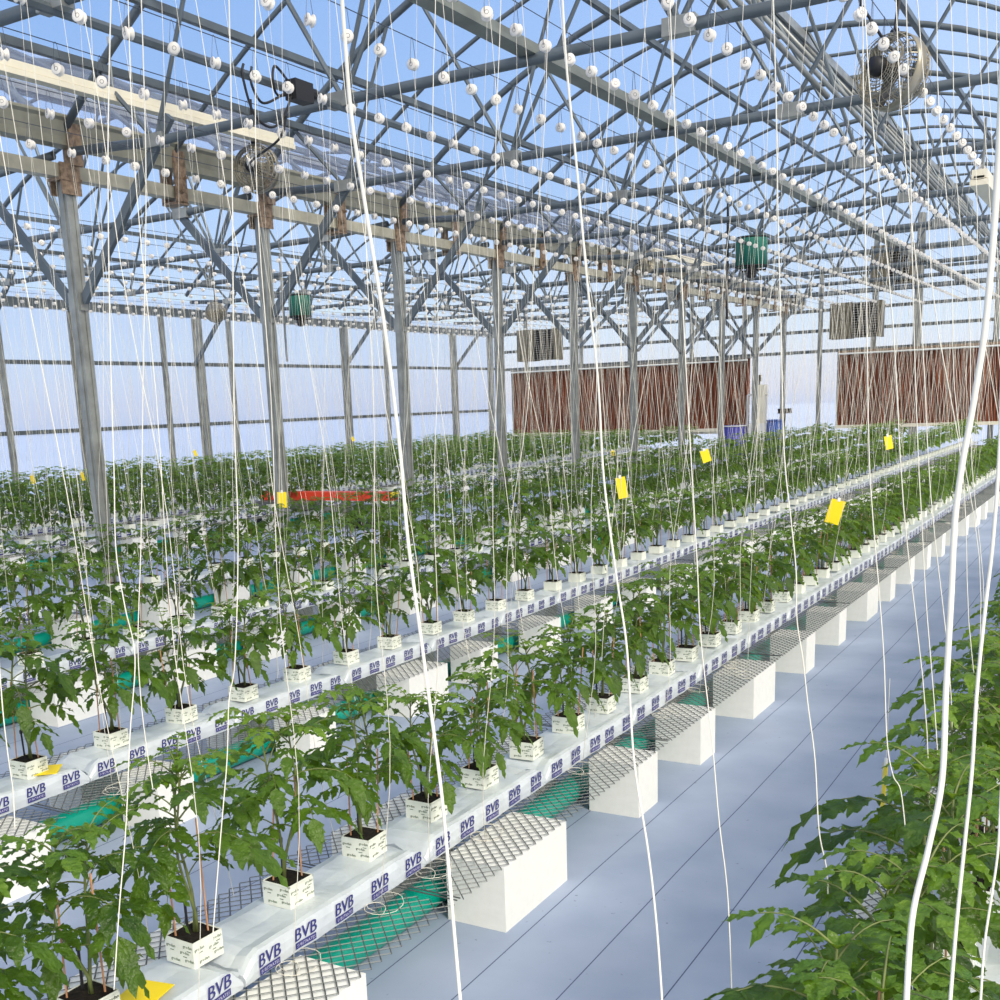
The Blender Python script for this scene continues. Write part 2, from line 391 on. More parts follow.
# X braces near the far end along the column line
for i in (5, 6, 7, 8):
    for s in (0, 1):
        mb = MB(); a, b = (3.0, 4.4) if s else (4.4, 3.0)
        mb.bar((GX+.02+.06*s, TY[i]+.1, a), (GX+.02+.06*s, TY[i+1]-.1 if i < 9 else YB, b), .05)
        tag(mb.build('cross_brace', STEEL2), 'grey %s diagonal between far columns, %s column gap' % ('rising' if s else 'falling', nth(i)), 'brace', 'cross braces between the far columns')

# ------------------------------------------------------------------ back wall things
def pad(x0, x1, label):
    r = empty('cooling_pad', (x0, YB-.3, .8), label, 'cooling pad')
    mb = MB(); W = x1-x0; n = int(W/.055); vs = []; fs = []
    for i in range(n+1):
        yy = -.10+(.035 if i % 2 else 0)
        vs += [(W*i/n, yy, .04), (W*i/n, yy, 2.28)]
    for i in range(n): a = 2*i; fs.append((a, a+2, a+3, a+1))
    mb.add(vs, fs); mb.box(0, -.05, .04, W, .1, 2.28); mb.build('corrugated_pad', PAD, r)
    mb = MB(); mb.box(-.05, -.17, -.05, W+.05, .1, .05); mb.build('bottom_trough', CREAM, r)
    mb = MB(); mb.box(-.05, -.16, 2.27, W+.05, .1, 2.34); mb.build('top_rail', GREY if x0 < -15 else BRACKET, r)
    mb = MB(); mb.tube([(-.02, -.2, 2.24), (W, -.2, 2.22)], .03, 6); mb.build('water_pipe', WHITE, r)
    mb = MB(); mb.box(-.06, -.14, 0, 0, .08, 2.3); mb.build('end_cap', GREY, r)
pad(-20.0, -11.25, 'reddish brown evaporative cooling pad on the back wall, left one')
pad(-8.35, -1.2, 'reddish brown evaporative cooling pad on the back wall, right one')
def heater(x, y, z, w, h, label):
    r = empty('unit_heater', (x, y, z), label, 'heater')
    mb = MB(); mb.box(0, 0, 0, .42*w, .5, h); mb.box(.42*w, .06, .02, w*.94, .5, h-.02); mb.build('housing', LOUVER, r)
    for j in range(14):
        zz = .05+(h-.1)*j/13
        mb = MB(); mb.box(.43*w, -.01, zz-.006, w*.93, .05, zz+.006); mb.build('louvre', GREY, r)
    mb = MB()
    for q in (.43, .60, .77, .94): mb.box(w*q-.012, -.02, 0, w*q+.012, .01, h)
    mb.box(w*.94, 0, 0, w, .5, h); mb.build('grille_frame', LOUVER, r)
    mb = MB(); mb.box(.44*w, .05, .03, w*.93, .055, h-.03); mb.build('dark_core', DARK, r)
    mb = MB()
    for q in (.1, .9): mb.tube([(w*q, .25, h), (w*q, .25, h+.5)], .012, 5)
    mb.build('hanger_rod', STEEL, r)
heater(-18.0, 33.8, 3.28, 1.45, 1.0, 'grey louvred unit heater hanging above the left cooling pad')
heater(-7.9, 33.8, 3.36, 1.40, .98, 'tan and dark louvred unit heater hanging over the right cooling pad')
heater(-7.4, 36.6, 4.95, 1.2, 1.15, 'grey louvred unit high on the back wall under the ridge')
# cabinet, tubs, drum between the pads
r = empty('filter_cabinet', (-10.37, 35.6, 0), 'cream upright filter cabinet between the two cooling pads', 'cabinet')
mb = MB(); mb.box(-.22, -.2, 1.02, .16, .2, 2.2); mb.build('body', CREAM, r)
mb = MB(); mb.box(-.28, -.25, .0, .24, .25, 1.02); mb.build('base_box', WHITE, r)
mb = MB(); mb.lathe([(.0, 0), (.09, 0), (.09, .2), (0, .2)], 12, 'z', (-.05, 0, 2.3)); mb.tube([(-.05, 0, 2.2), (-.05, 0, 2.33)], .03, 8); mb.build('gauge', DARK, r)
mb = MB(); mb.tube([(-.4, 0, 1.9), (.25, 0, 1.9)], .035, 8); mb.tube([(-.4, 0, 1.9), (-.4, 0, .1)], .035, 8); mb.build('pipe', WHITE, r)
for x, rr, hh, M, lb in ((-11.15, .38, .98, IND, 'indigo blue open tub left of the cream cabinet'), (-9.85, .26, 1.12, BLUEP, 'bright blue plastic drum right of the cream cabinet')):
    r = empty('plastic_tub' if M is IND else 'plastic_drum', (x, 35.5, 0), lb, 'tub' if M is IND else 'drum')
    mb = MB(); mb.lathe([(0, .01), (rr*.92, .01), (rr, hh*.3), (rr, hh*.34), (rr*.98, hh*.36), (rr, hh), (rr*.93, hh), (rr*.93, hh-.06), (0, hh-.06)], 20); mb.build('shell', M, r, True)
    mb = MB(); mb.ring(rr+.01, .02, hh-.02, 24, 6); mb.build('rim', WHITE if M is IND else M, r, True)
r = empty('hand_pump', (-9.55, 35.4, 0), 'small dark standing pump beside the blue drum', 'pump')
mb = MB(); mb.tube([(0, 0, 0), (0, 0, 1.35)], .035, 8); mb.build('pole', GREY, r)
mb = MB(); mb.box(-.2, -.06, 1.3, .2, .06, 1.45); mb.build('handle', DARK, r)

# ------------------------------------------------------------------ fans
def ring_fan(loc, R, rz, rx, label, rod):
    r = inst('circulation_fan', None, None, loc, (rx, 0, rz)); tag(r, label, 'fan', 'ceiling circulation fans')
    mb = MB()                                                            # basket guard, axis local y
    for yy, q in ((-.16, .55), (-.14, .78), (-.10, .93), (-.04, 1.), (.06, 1.), (.12, .93), (.16, .78), (.17, .55)):
        mb.ring(R*q, .006, yy, 28, 4, 'y')
    for j in range(9): mb.ring(R*(.12+.09*j), .004, -.165, 24, 4, 'y'); mb.ring(R*(.12+.09*j), .004, .172, 24, 4, 'y')
    for j in range(28):
        t = 2*PI*j/28; c, s_ = math.cos(t)*R, math.sin(t)*R
        mb.tube([(c*q, yy, s_*q) for yy, q in ((-.166, .12), (-.16, .6), (-.12, .88), (-.04, 1.), (.06, 1.), (.14, .88), (.172, .55), (.174, .12))], .0035, 3, 0, False)
    mb.build('wire_guard', CAGE, r)
    mb = MB(); mb.lathe([(R*1.0, -.045), (R*1.015, -.045), (R*1.015, .065), (R*1.0, .065), (R*.99, .065), (R*.99, -.045)], 36, 'y'); mb.build('shroud', CAGE, r, True)
    mb = MB(); mb.lathe([(0, -.02), (R*.24, -.02), (R*.27, .02), (R*.27, .2), (R*.2, .26), (0, .26)], 20, 'y'); mb.build('motor', DARK, r, True)
    for j in range(4):
        t = 2*PI*j/4+.4; vs = []
        for q, w, tw in ((.2, .10, .05), (.55, .17, .035), (.92, .20, .02)):
            for s_ in (-1, 1):
                vs.append((math.cos(t+s_*w/q*.5)*R*q, s_*tw, math.sin(t+s_*w/q*.5)*R*q))
        mb = MB(); n = len(vs); mb.add(vs+[(a, b+.004, c) for a, b, c in vs], [(0, 1, 3, 2), (2, 3, 5, 4), (6, 8, 9, 7), (8, 10, 11, 9), (0, 2, 8, 6), (2, 4, 10, 8), (1, 7, 9, 3), (3, 9, 11, 5), (4, 5, 11, 10)])
        mb.build('blade', GREY, r, True)
    mb = MB(); mb.tube([(0, .05, R), (0, .05, R+rod)], .014, 6); mb.tube([(-.03, .05, R+.02), (.03, .05, R+.02)], .02, 6); mb.build('hanger_rod', DARK, r)
ring_fan((-9.42, 11.15, 4.80), .27, math.radians(200), 0, 'round wire guard fan by the second column, under the cream channel', .5)
ring_fan((-1.97, 10.35, 4.42), .285, math.radians(150), .15, 'large round wire guard fan hanging at the top right', .9)
ring_fan((-9.4, 23.4, 4.74), .27, math.radians(75), 0, 'round fan seen edge on beside the gutter half way back', .45)
ring_fan((-9.4, 36.0, 4.6), .27, math.radians(60), 0, 'small distant round fan at the far end of the gutter', .45)
ring_fan((-16.6, 18.0, 4.0), .2, math.radians(30), 0, 'small faint round fan hanging low in the left bay', .7)
def channel(x, y0, y1, z, label, w=.10, h=.13):
    r = empty('cream_channel', (x, (y0+y1)/2, z), label, 'channel', 'cream channels hung under the roof'); d = (y1-y0)/2
    mb = MB(); mb.box(-w/2, -d, 0, w/2, d, h*.55); mb.box(-w/2-.012, -d, -h*.45, w/2+.012, d, -h*.05); mb.box(-w*.35, -d, -h*.1, w*.35, d, .02); mb.build('housing', CREAM, r)
    for q in (-.8, .2):
        mb = MB(); mb.lathe([(.012, 0), (.012, .5), (0, .5)], 6, 'z', (0, d*q, h*.5)); mb.build('hanger', STEEL, r)
channel(-9.35, 4.6, 11.75, 5.16, 'long cream metal channel hanging at the upper left')
channel(-9.35, 23.9, 28.3, 5.0, 'shorter cream metal channel beside the gutter half way back')
channel(-1.50, 12.1, 14.6, 3.80, 'cream and grey box channel at the right edge near the fan', .13, .14)
# green drum heaters
def drum(x, y, z, R, h, label, pole):
    r = empty('green_heater', (x, y, z), label, 'heater', 'green drum heaters')
    mb = MB(); mb.lathe([(0, h), (R*.96, h), (R, h-.03), (R, .0), (R*.9, -.0), (R*.9, .05), (0, .05)], 24); mb.build('shell', DGREEN, r, True)
    mb = MB(); mb.ring(R, .015, h-.02, 28, 5); mb.ring(R, .012, 0, 28, 5); mb.build('rim', DARK, r, True)
    mb = MB(); mb.lathe([(0, .05), (R*.34, .05), (R*.34, -.17), (R*.2, -.2), (0, -.2)], 16); 
    for q in range(3):
        t = 2*PI*q/3+.5; mb.tube([(R*.3*math.cos(t), R*.3*math.sin(t), -.06), (R*.9*math.cos(t), R*.9*math.sin(t), -.06), (R*.95*math.cos(t), R*.95*math.sin(t), .02)], .018, 5)
    mb.build('motor', DARK, r)
    mb = MB(); mb.tube([(-.45, 0, -.9), (-.45, 0, 1.3)], .025, 6)
    mb.build('pole', DARK, r) if pole else mb.build('pole', STEEL, r)
drum(-6.4, 21.25, 4.2, .285, .52, 'green drum heater hanging under the near bay roof', True)
drum(-15.5, 19.4, 3.9, .235, .45, 'dark green drum heater hanging in the left bay', False)
# junction box with black cables
r = empty('cable_junction', (-6.4, 8.2, 4.6), 'black junction box with looping black cables at the upper left', 'junction box')
mb = MB(); mb.box(-.06, -.12, -.10, .06, .12, .06); mb.lathe([(0, 0), (.045, 0), (.045, .1), (0, .1)], 10, 'y', (0, .12, 0)); mb.build('box', DARK, r)
for pts in ([(0, -.1, -.05), (0, -.25, -.28), (.02, -.45, -.38), (0, -.62, -.3), (0, -.72, -.05), (0, -.7, .05)],
            [(0, -.1, 0), (.02, -.3, -.12), (0, -.5, -.2), (0, -.62, -.08), (0, -.6, .05)],
            [(0, -.12, .02), (0, -.3, .12), (.03, -.38, 0), (0, -.3, -.1), (0, -.12, -.06)],
            [(0, -.2, -.25), (0, -.32, -.45), (-.6, 0, -.5), (-1.6, 1.2, -.3)]):
    mb = MB(); P = [Vector(p) for p in pts]; q = []
    for i in range(len(P)-1):
        a, b, c_, d = P[max(i-1, 0)], P[i], P[i+1], P[min(i+2, len(P)-1)]
        for t in range(6):
            t /= 6; q.append(.5*((2*b)+(c_-a)*t+(2*a-5*b+4*c_-d)*t*t+(3*b-a-3*c_+d)*t**3))
    q.append(P[-1]); mb.tube(q, .011, 5); mb.build('cable', DARK, r, True)
mb = MB(); P = [(-2.05, 9.6, 5.6), (-2.2, 9.7, 5.2), (-2.15, 9.9, 4.85), (-2.0, 10.15, 4.6), (-1.93, 10.35, 4.5)]
mb.tube(P, .012, 5); tag(mb.build('fan_cable', DARK, None, True), 'black cable curving down to the large fan', 'cable')

# ------------------------------------------------------------------ red trolley in the column aisle
r = empty('red_trolley', (-11.9, 15.2, 0), 'long red pipe trolley standing across the aisle by the columns', 'trolley')
mb = MB(); mb.box(-1.3, -.12, .44, 1.45, .12, .58); mb.build('deck_beam', RED, r)
mb = MB(); mb.box(-1.3, -.3, .3, -.2, .3, .43); mb.box(.2, -.3, .25, 1.3, .3, .35); mb.build('frame', GREY, r)
for x in (-1.15, -.75, .9, 1.25):
    mb = MB(); mb.lathe([(0, -.03), (.13, -.03), (.14, 0), (.13, .03), (0, .03)], 18, 'y', (x, -.32, .14)); mb.build('wheel', DARK, r, True)
mb = MB(); mb.box(1.3, -.1, .5, 1.5, .1, .58); mb.build('yellow_end', YELLOW, r)

# ------------------------------------------------------------------ benches: mesh, foam blocks, pipe, slabs
def mesh_panel():
    mb = MB(); Lx, Ly = .765, 1.98; px, py = .0255, .054; nx = int(Lx/px); ny = int(Ly/py); w = .0018; t = .0024
    for i in range(nx+1):
        x = -Lx/2+i*px; s = 1 if i % 2 else -1
        vs = []; fs = []
        for j in range(ny*2+1):
            y = j*py/2; xx = x+(px/2-.0005)*(1 if (j % 2) else -1)*s
            vs += [(xx-w*.3, y-w, 0), (xx+w*.3, y+w, t)]
            vs += [(xx+w, y, -t*.3), (xx-w, y, -t)] if False else []
        for j in range(ny*2): a = 2*j; fs.append((a, a+1, a+3, a+2))
        mb.add(vs, fs)
        vs2 = [(a+(w if k_ % 2 == 0 else w), b, c-(.002 if k_ % 2 == 0 else .0044)) for k_, (a, b, c) in enumerate(vs)]
        mb.add(vs2, fs)
    for y in (0, Ly): mb.box(-Lx/2, y-.0015, -.002, Lx/2, y+.0015, .002)
    return mb.mesh('expanded_mesh', [MESHM])
MP = mesh_panel()
ZM = .262
for ri, X in enumerate(ROWS):
    ys = [1.0+2*j for j in range(18)]
    if ri == 0: ys = [a for a in ys if a < 12]
    if ri >= 5: ys = [a for a in ys if 5 < a < 20]
    for j, y in enumerate(ys):
        if y+2 > YEND+1.5 or not (seen(X, y+1, .3, 260)): continue
        o = inst('mesh_bench_panel', MP, None, (X+.007, y, ZM))
        tag(o, 'dark steel mesh panel, %s from near end of %s' % (nth(j), ROWN[ri]), 'mesh panel', 'mesh panels of '+ROWN[ri])
# teal tube per row
for ri, X in enumerate(ROWS):
    if ri > 6: continue
    y1 = 12 if ri == 0 else YEND
    mb = MB(); pts = []; y = .4
    while y < y1:
        pts.append((.008*math.sin(y*2.1+ri), y, .063+.0*y)); y += .5
    mb.tube(pts, .062, 14); o = mb.build('teal_air_tube', TEAL, None, True); o.location = (X+.02, 0, 0)
    tag(o, 'teal round tube lying on the floor under '+ROWN[ri], 'tube')
# foam blocks
def block(ln):
    mb = MB(); mb.box(-.125, 0, 0, .125, ln, .255)
    return mb.mesh('foam_block', [FOAM])
BL = {q: block(q) for q in (.24, .46, .52)}
nb = 0; cand = []
known = [(1.92, .52), (3.30, .52), (4.585, .24), (5.44, .24), (6.39, .46), (7.62, .24)]
for ri, X in enumerate(ROWS):
    seq = []
    if ri == 1: seq = list(known); y = 8.6
    else: y = {0: 1.6, 2: 2.55, 3: 3.5, 4: 4.2}.get(ri, 6.0)
    rr = random.Random(ri)
    if ri == 2: seq = [(2.4, .46), (3.47, .24), (4.6, .24), (5.6, .46)]; y = 6.5
    while y < (12 if ri == 0 else YEND-.5):
        seq.append((y, rr.choice([.24, .24, .46]))); y += 1.02
    for side in (1, -1):
        for j, (y, ln) in enumerate(seq):
            if side < 0 and (y > 9 or ri > 3): continue
            xx = X+side*.265 if ri != 1 else X+.27*side
            if seen(xx, y, .1, 150): cand.append((math.hypot(xx, y), ri, side, j, xx, y, ln))
cand.sort(); cand = cand[:290]
for d, ri, side, j, xx, y, ln in cand:
    o = inst('foam_block', BL[ln], None, (xx, y, 0))
    tag(o, '%s foam block, %s side, %s along %s' % ('long' if ln > .3 else 'square', 'right' if side > 0 else 'left', nth(j), ROWN[ri]), 'block', 'foam blocks holding up '+ROWN[ri])

# growing slab with printed logos
def slab(seed, ln=.975, simple=False):
    R = random.Random(seed); mb = MB(); ny = 26 if not simple else 6
    prof = [(-.135, .0), (-.142, .035), (-.128, .068), (-.08, .080), (0, .078), (.07, .080), (.115, .088), (.132, .084), (.139, .060), (.140, .03), (.136, 0)]
    ph = [R.uniform(0, 6) for _ in range(4)]
    def q(x, y, z):
        e = min(y, ln-y)/.05; pinch = min(1, .35+.65*min(1, max(0, e)))
        wob = .004*math.sin(y*17+ph[0])+.003*math.sin(y*41+ph[1])
        return (x*(1 if abs(x) < .1 else 1)+wob*.5, y, z*pinch+(wob*.7 if z > .05 else 0)+(.006*math.sin(y*9+ph[2]+x*20) if z > .07 and abs(x) < .1 else 0))
    vs = []; fs = []; n = len(prof)
    for j in range(ny+1):
        y = ln*j/ny
        for x, z in prof: vs.append(q(x, y, z))
    for j in range(ny):
        for i in range(n-1): a = j*n+i; fs.append((a, a+1, a+n+1, a+n))
    fs += [tuple(range(n)), tuple(reversed(range(ny*n, ny*n+n)))]
    mb.add(vs, fs, 0)
    # loose film tail at the ends
    if not simple:
        for e in (0, 1):
            y0 = ln*e; s_ = -1 if e == 0 else 1; tv = []; tf = []
            for i in range(7):
                x = -.12+.04*i; tv += [(x, y0, .03+.01*R.random()), (x+.01*R.uniform(-1, 1), y0+s_*.012, .035+.03*R.random())]
            for i in range(6): a = 2*i; tf.append((a, a+2, a+3, a+1))
            mb.add(tv, tf, 0)
    w = lambda p: Vector((p[0]+.5*(.004*math.sin(p[1]*17+ph[0])+.003*math.sin(p[1]*41+ph[1])), p[1], p[2]))
    y = .10
    while y < ln-.06:
        jig = R.uniform(-.015, .015); zz = .036+R.uniform(-.004, .004)
        xf = .1425
        put_text(mb, 'BVB', .060, (xf, y+jig, zz), (0, 1, 0), (0, 0, 1), 1, 1 if simple else 2, .0012, .12, w)
        pl = []
        for q8 in range(9):
            yy = y+jig-.047+.094*q8/8; pl += [w(Vector((xf, yy, zz-.026))), w(Vector((xf, yy, zz-.005)))]
        mb.add(pl, [(2*q8, 2*q8+2, 2*q8+3, 2*q8+1) for q8 in range(8)], 1)
        if not simple: put_text(mb, 'SUBSTRATES', .0150, (xf+.0012, y+jig, zz-.0205), (0, 1, 0), (0, 0, 1), 2, 1, 0, 0, w)
        y += .1935
    return mb.mesh('growing_slab', [BAG, NAVY, PRINTW], False)
SL = [slab(i) for i in range(5)]; SLF = [slab(i, .975, True) for i in range(9, 11)]
cand = []
for ri, X in enumerate(ROWS):
    j = 0; y = 1.08+.13*ri
    while y < (12 if ri == 0 else YEND):
        if seen(X, y+.5, .33, 200): cand.append((math.hypot(X, y), ri, X, y, j)); j += 1
        y += .985
cand.sort(); cand = cand[:298]
for d, ri, X, y, j in cand:
    o = inst('growing_slab', (SL[(j*3+ri) % 5] if d < 12 else SLF[(j+ri) % 2]), None, (X, y, ZM+.004), (0, 0, random.uniform(-.006, .006)))
    tag(o, 'white slab printed BVB, %s from near end of %s' % (nth(j), ROWN[ri]), 'slab', 'growing slabs along '+ROWN[ri])

# ------------------------------------------------------------------ tomato plants
def leaflet(mb, org, d, up, L, W, droop, fold, mi, detail):
    d = Vector(d).normalized(); side = d.cross(up)
    if side.length < 1e-4: side = Vector((1, 0, 0))
    side.normalize(); nn = side.cross(d).normalized(); org = Vector(org)
    if detail:
        us = (0, .14, .27, .33, .47, .54, .68, .74, .87, 1); ws = (0.02, .60, .96, .76, .98, .70, .72, .46, .30, 0)
    else:
        us = (0, .3, .65, 1); ws = (0, 1, .7, 0)
    vs = []; fs = []; n = len(us)
    for u, w in zip(us, ws):
        c = org+d*(u*L)-Vector((0, 0, 1))*(droop*L*u*u)
        z = fold*W*w
        k = .06*L*math.sin(u*19) if detail else 0
        vs += [c+side*(W*w)+nn*(z+k)+d*(.05*L*(w > .7)), c, c-side*(W*w)+nn*(z-k)+d*(.05*L*(w > .7))]
    for i in range(n-1):
        a = 3*i; fs += [(a, a+1, a+4, a+3), (a+1, a+2, a+5, a+4)]
    mb.add(vs, fs, mi)
def compound(mb, st, org, az, elev, L, mi, detail, R, sag=1.):
    """one tomato leaf: arching rachis with paired leaflets"""
    p = Vector(org); h = Vector((math.cos(az), math.sin(az), 0)); e = elev; N = 7 if detail else 4; pts = [p.copy()]; dirs = []
    for i in range(N):
        dv = h*math.cos(e)+Vector((0, 0, math.sin(e))); dirs.append(dv); p = p+dv*(L/N); pts.append(p.copy()); e -= sag*(1.5 if detail else 1.5)/N*(.5+i/N)
    if st is not None: st.tube(pts, [.0028-.0018*i/N for i in range(N+1)], 4, 0, False)
    side = Vector((-h.y, h.x, 0)); up = Vector((0, 0, 1))
    a = R.uniform(-.2, .2)
    slots = ((.38, .62), (.60, .9), (.82, 1.)) if detail else ((.5, .9), (.8, 1.))
    for q, sz in slots:
        i = min(N-1, int(q*N)); o = pts[i].lerp(pts[i+1], q*N-i)
        for s in (-1, 1):
            dd = dirs[i]*.65+side*s*1.+Vector((0, 0, R.uniform(-.3, .15))); lw = L*.42*sz*R.uniform(.85, 1.15)
            leaflet(mb, o, dd, up, lw*(1 if detail else 1.35), lw*.27*(1 if detail else 1.7), R.uniform(.1, .55), R.uniform(-.3, .3), mi, detail)
        if detail and q > .5:
            j = max(0, i-1)
            for s in (-1, 1):
                lw = L*.10*R.uniform(.7, 1.2); leaflet(mb, pts[j].lerp(pts[j+1], .5), side*s+Vector((0, 0, -.2)), up, lw, lw*.3, .3, .1, mi, False)
    lw = L*.48*R.uniform(.9, 1.1); leaflet(mb, pts[-1], dirs[-1]+Vector((0, 0, -.05)), up, lw, lw*.30*(1 if detail else 1.5), R.uniform(.1, .5), .15, mi, detail)
def plant(seed, detail):
    R = random.Random(seed); lf = MB(); st = MB() if detail else None; ht = R.uniform(.44, .51)
    heads = [(R.uniform(-.03, .03), R.uniform(.03, .07)), (R.uniform(-.03, .03), -R.uniform(.03, .07))]
    for hi, (hx, hy) in enumerate(heads):
        h = ht*R.uniform(.9, 1.05); N = 8; pts = []
        for i in range(N+1):
            t = i/N; w = min(1, max(0, (t-.1)/.45)); pts.append(Vector((hx*w+.01*math.sin(t*7+hi), hy*w+.01*math.cos(t*6), t*h)))
        if st: st.tube(pts, [.0062-.0038*i/N for i in range(N+1)], 6, 0)
        az = R.uniform(0, 6.28); nl = 14 if detail else 9
        for k in range(nl):
            t = (.34 if detail else .40)+(.66 if detail else .60)*(k/(nl-1))**.85; i = min(N-1, int(t*N)); o = pts[i].lerp(pts[i+1], t*N-i)
            az += 2.4+R.uniform(-.3, .3)
            young = k >= nl-4
            L = (.232-.11*max(0, t-.6)/.4)*R.uniform(.8, 1.15)*(.7 if t < .42 else 1)
            compound(lf, st, o, az, (.40 if t < .7 else .85)+R.uniform(-.15, .25), L, 1 if young else 0, detail, R, 1.1 if t < .8 else .9)
        if detail:
            for k in range(5): leaflet(lf, pts[-1], (math.cos(k*1.3), math.sin(k*1.3), 1.2), Vector((0, 0, 1)), .045, .012, .3, .2, 1, False)
    return lf, st
PL = []
for s in range(7):
    lf, st = plant(s*11+3, True); PL.append((lf.mesh('foliage', [LEAF, YOUNG], True), st.mesh('stem', [STEM], True)))
def cube_mesh(det):
    mb = MB(); a = .058
    mb.box(-a, -a, 0, a, a, .074, 0)
    if det:
        for dz in (.074,):                                            # paper lip round the soil
            for x0, y0, x1, y1 in ((-a, -a, a, -a+.003), (-a, a-.003, a, a), (-a, -a, -a+.003, a), (a-.003, -a, a, a)): mb.box(x0, y0, dz-.001, x1, y1, dz+.006, 0)
        for (u, z) in ((-.034, .052), (.022, .040), (-.018, .012), (.036, .060), (.040, .018)):
            put_text(mb, 'grodan', .0135, (a+.0006, u, z), (0, 1, 0), (0, 0, 1), 1, 1, .0003)
            put_text(mb, 'grodan', .0135, (u, -a-.0006, z), (1, 0, 0), (0, 0, 1), 1, 1, .0003)
        for (u, z) in ((-.03, .042), (.022, .030), (.04, .05)):
            mb.add([(a+.0006, u-.008, z), (a+.0006, u+.008, z), (a+.0006, u+.008, z+.0025), (a+.0006, u-.008, z+.0025)], [(0, 1, 2, 3)], 1)
            mb.add([(u-.008, -a-.0006, z), (u+.008, -a-.0006, z), (u+.008, -a-.0006, z+.0025), (u-.008, -a-.0006, z+.0025)], [(0, 1, 2, 3)], 1)
    return mb.mesh('growing_block', [WRAP, GPRINT])
CUB = [cube_mesh(True), cube_mesh(False)]
mb = MB(); a = .055; n = 6; vs = []; fs = []; rr = random.Random(3)
for i in range(n+1):
    for j in range(n+1): vs.append((-a+2*a*i/n, -a+2*a*j/n, .0755+rr.uniform(0, .004)))
for i in range(n):
    for j in range(n): q = i*(n+1)+j; fs.append((q, q+n+1, q+n+2, q+1))
mb.add(vs, fs); SOILM = mb.mesh('soil', [SOIL])
mb = MB(); mb.tube([(0, 0, .07), (.012, .008, .37)], .0030, 5); STK = mb.mesh('stake', [STAKE])
mb = MB(); mb.tube([(0, 0, .07), (0, 0, .19)], .0042, 6); mb.lathe([(0, .19), (.007, .19), (.007, .205), (0, .21)], 6); DRP = mb.mesh('drip_stake', [DARK])

sites = []
for ri, X in enumerate(ROWS):
    y, dy = {0: (1.35, .43), 1: (1.33, .42), 2: (2.12, .485), 3: (2.9, .45), 4: (4.0, .45)}.get(ri, (6.0+.1*ri, .45))
    j = 0
    while y < (13 if ri == 0 else YEND):
        yy = y+random.uniform(-.02, .02)
        if seen(X, yy, .7, 130):
            sites.append((math.hypot(X, yy), ri, X, yy, j)); j += 1
        y += dy
sites.sort()
near, far = sites[:300], sites[300:]
HGT = [1.22, 1., 1.08, 1.08, 1.08, 1.12, 1.12, 1.12, 1.12, 1.12]
ZT = ZM+.004+.080
for d, ri, X, y, j in near:
    r = empty('tomato_plant', (X-.012, y, ZT), None, None, None, 0)
    adj = 'young tomato plant, %s from near end of %s' % (nth(j), ROWN[ri])
    tag(r, adj, 'tomato plant', 'tomato plants along '+ROWN[ri])
    det = d < 9
    cb = inst('growing_block', CUB[0] if det else CUB[1], r, None, (0, 0, random.uniform(-.06, .06)))
    inst('soil', SOILM, cb)
    v = PL[random.randrange(7)]; rz = random.uniform(0, 6.28); s = HGT[ri]*random.uniform(.88, 1.1)
    inst('foliage', v[0], r, (0, 0, .075), (0, 0, rz), (s*.98, s*.98, s))
    inst('stem', v[1], r, (0, 0, .075), (0, 0, rz), (s*.98, s*.98, s))
    if d < 14:
        for (sx, sy) in ((.036, .03), (-.036, -.034)): inst('stake', STK, r, (sx, sy, 0), (random.uniform(-.06, .06), random.uniform(-.06, .06), random.uniform(0, 6)), (1, 1, random.uniform(.85, 1.2)))
        inst('drip_stake', DRP, r, (-.03, .01, 0), (random.uniform(-.05, .05), 0, 0))
# the distant remainder
SP = [plant(100+s, False)[0] for s in range(4)]
mb = MB()
for d, ri, X, y, j in far:
    v = SP[random.randrange(4)]; t = random.uniform(0, 6.28); s = HGT[ri]*random.uniform(.9, 1.1); c, sn = math.cos(t)*s, math.sin(t)*s
    o = len(mb.v); mb.v += [(X+a*c-b*sn, y+a*sn+b*c, ZT+.07+z*s) for a, b, z in v.v]; mb.f += [tuple(i+o for i in f) for f in v.f]; mb.m += v.m
tag(mb.build('tomato_plants', [LEAF, YOUNG], None, True), 'distant mass of tomato plants filling the rows towards the back wall', 'tomato plants', None, 'stuff')
mb = MB()
for d, ri, X, y, j in far:
    mb.box(X-.07, y-.058, ZT, X+.046, y+.058, ZT+.074, 0)
    mb.add([(X-.065, y-.05, ZT+.075), (X+.04, y-.05, ZT+.075), (X+.04, y+.05, ZT+.075), (X-.065, y+.05, ZT+.075)], [(0, 1, 2, 3)], 1)
tag(mb.build('growing_blocks', [WRAP, SOIL]), 'distant white growing blocks under the far tomato plants', 'growing blocks', None, 'stuff')

# ------------------------------------------------------------------ crop wires, bobbins and twine
ZW = 4.30
wires = []
for ri, X in enumerate(ROWS):
    for s in (1, -1): wires.append((ri, X+s*.47, s))
for ri, x, s in wires:
    mb = MB(); mb.tube([(0, -.9, 0), (0, YB-.1, 0)], .0035, 4); o = mb.build('crop_wire', WIRE); o.location = (x, 0, ZW+.17)
    tag(o, 'thin dark overhead wire on the %s side above %s' % ('right' if s > 0 else 'left', ROWN[ri]), 'wire', 'overhead crop wires')
mb = MB(); mb.lathe([(0, -.026), (.034, -.026), (.040, -.020), (.034, -.013), (.026, -.010), (.026, .010), (.034, .013), (.040, .020), (.034, .026), (0, .026)], 14, 'y'); BOB = mb.mesh('bobbin', [SPOOL], True)
mb = MB(); mb.ring(.013, .0018, -.026, 10, 4, 'y'); mb.ring(.013, .0018, .026, 10, 4, 'y'); HUB = mb.mesh('hub_ring', [GREY], True)
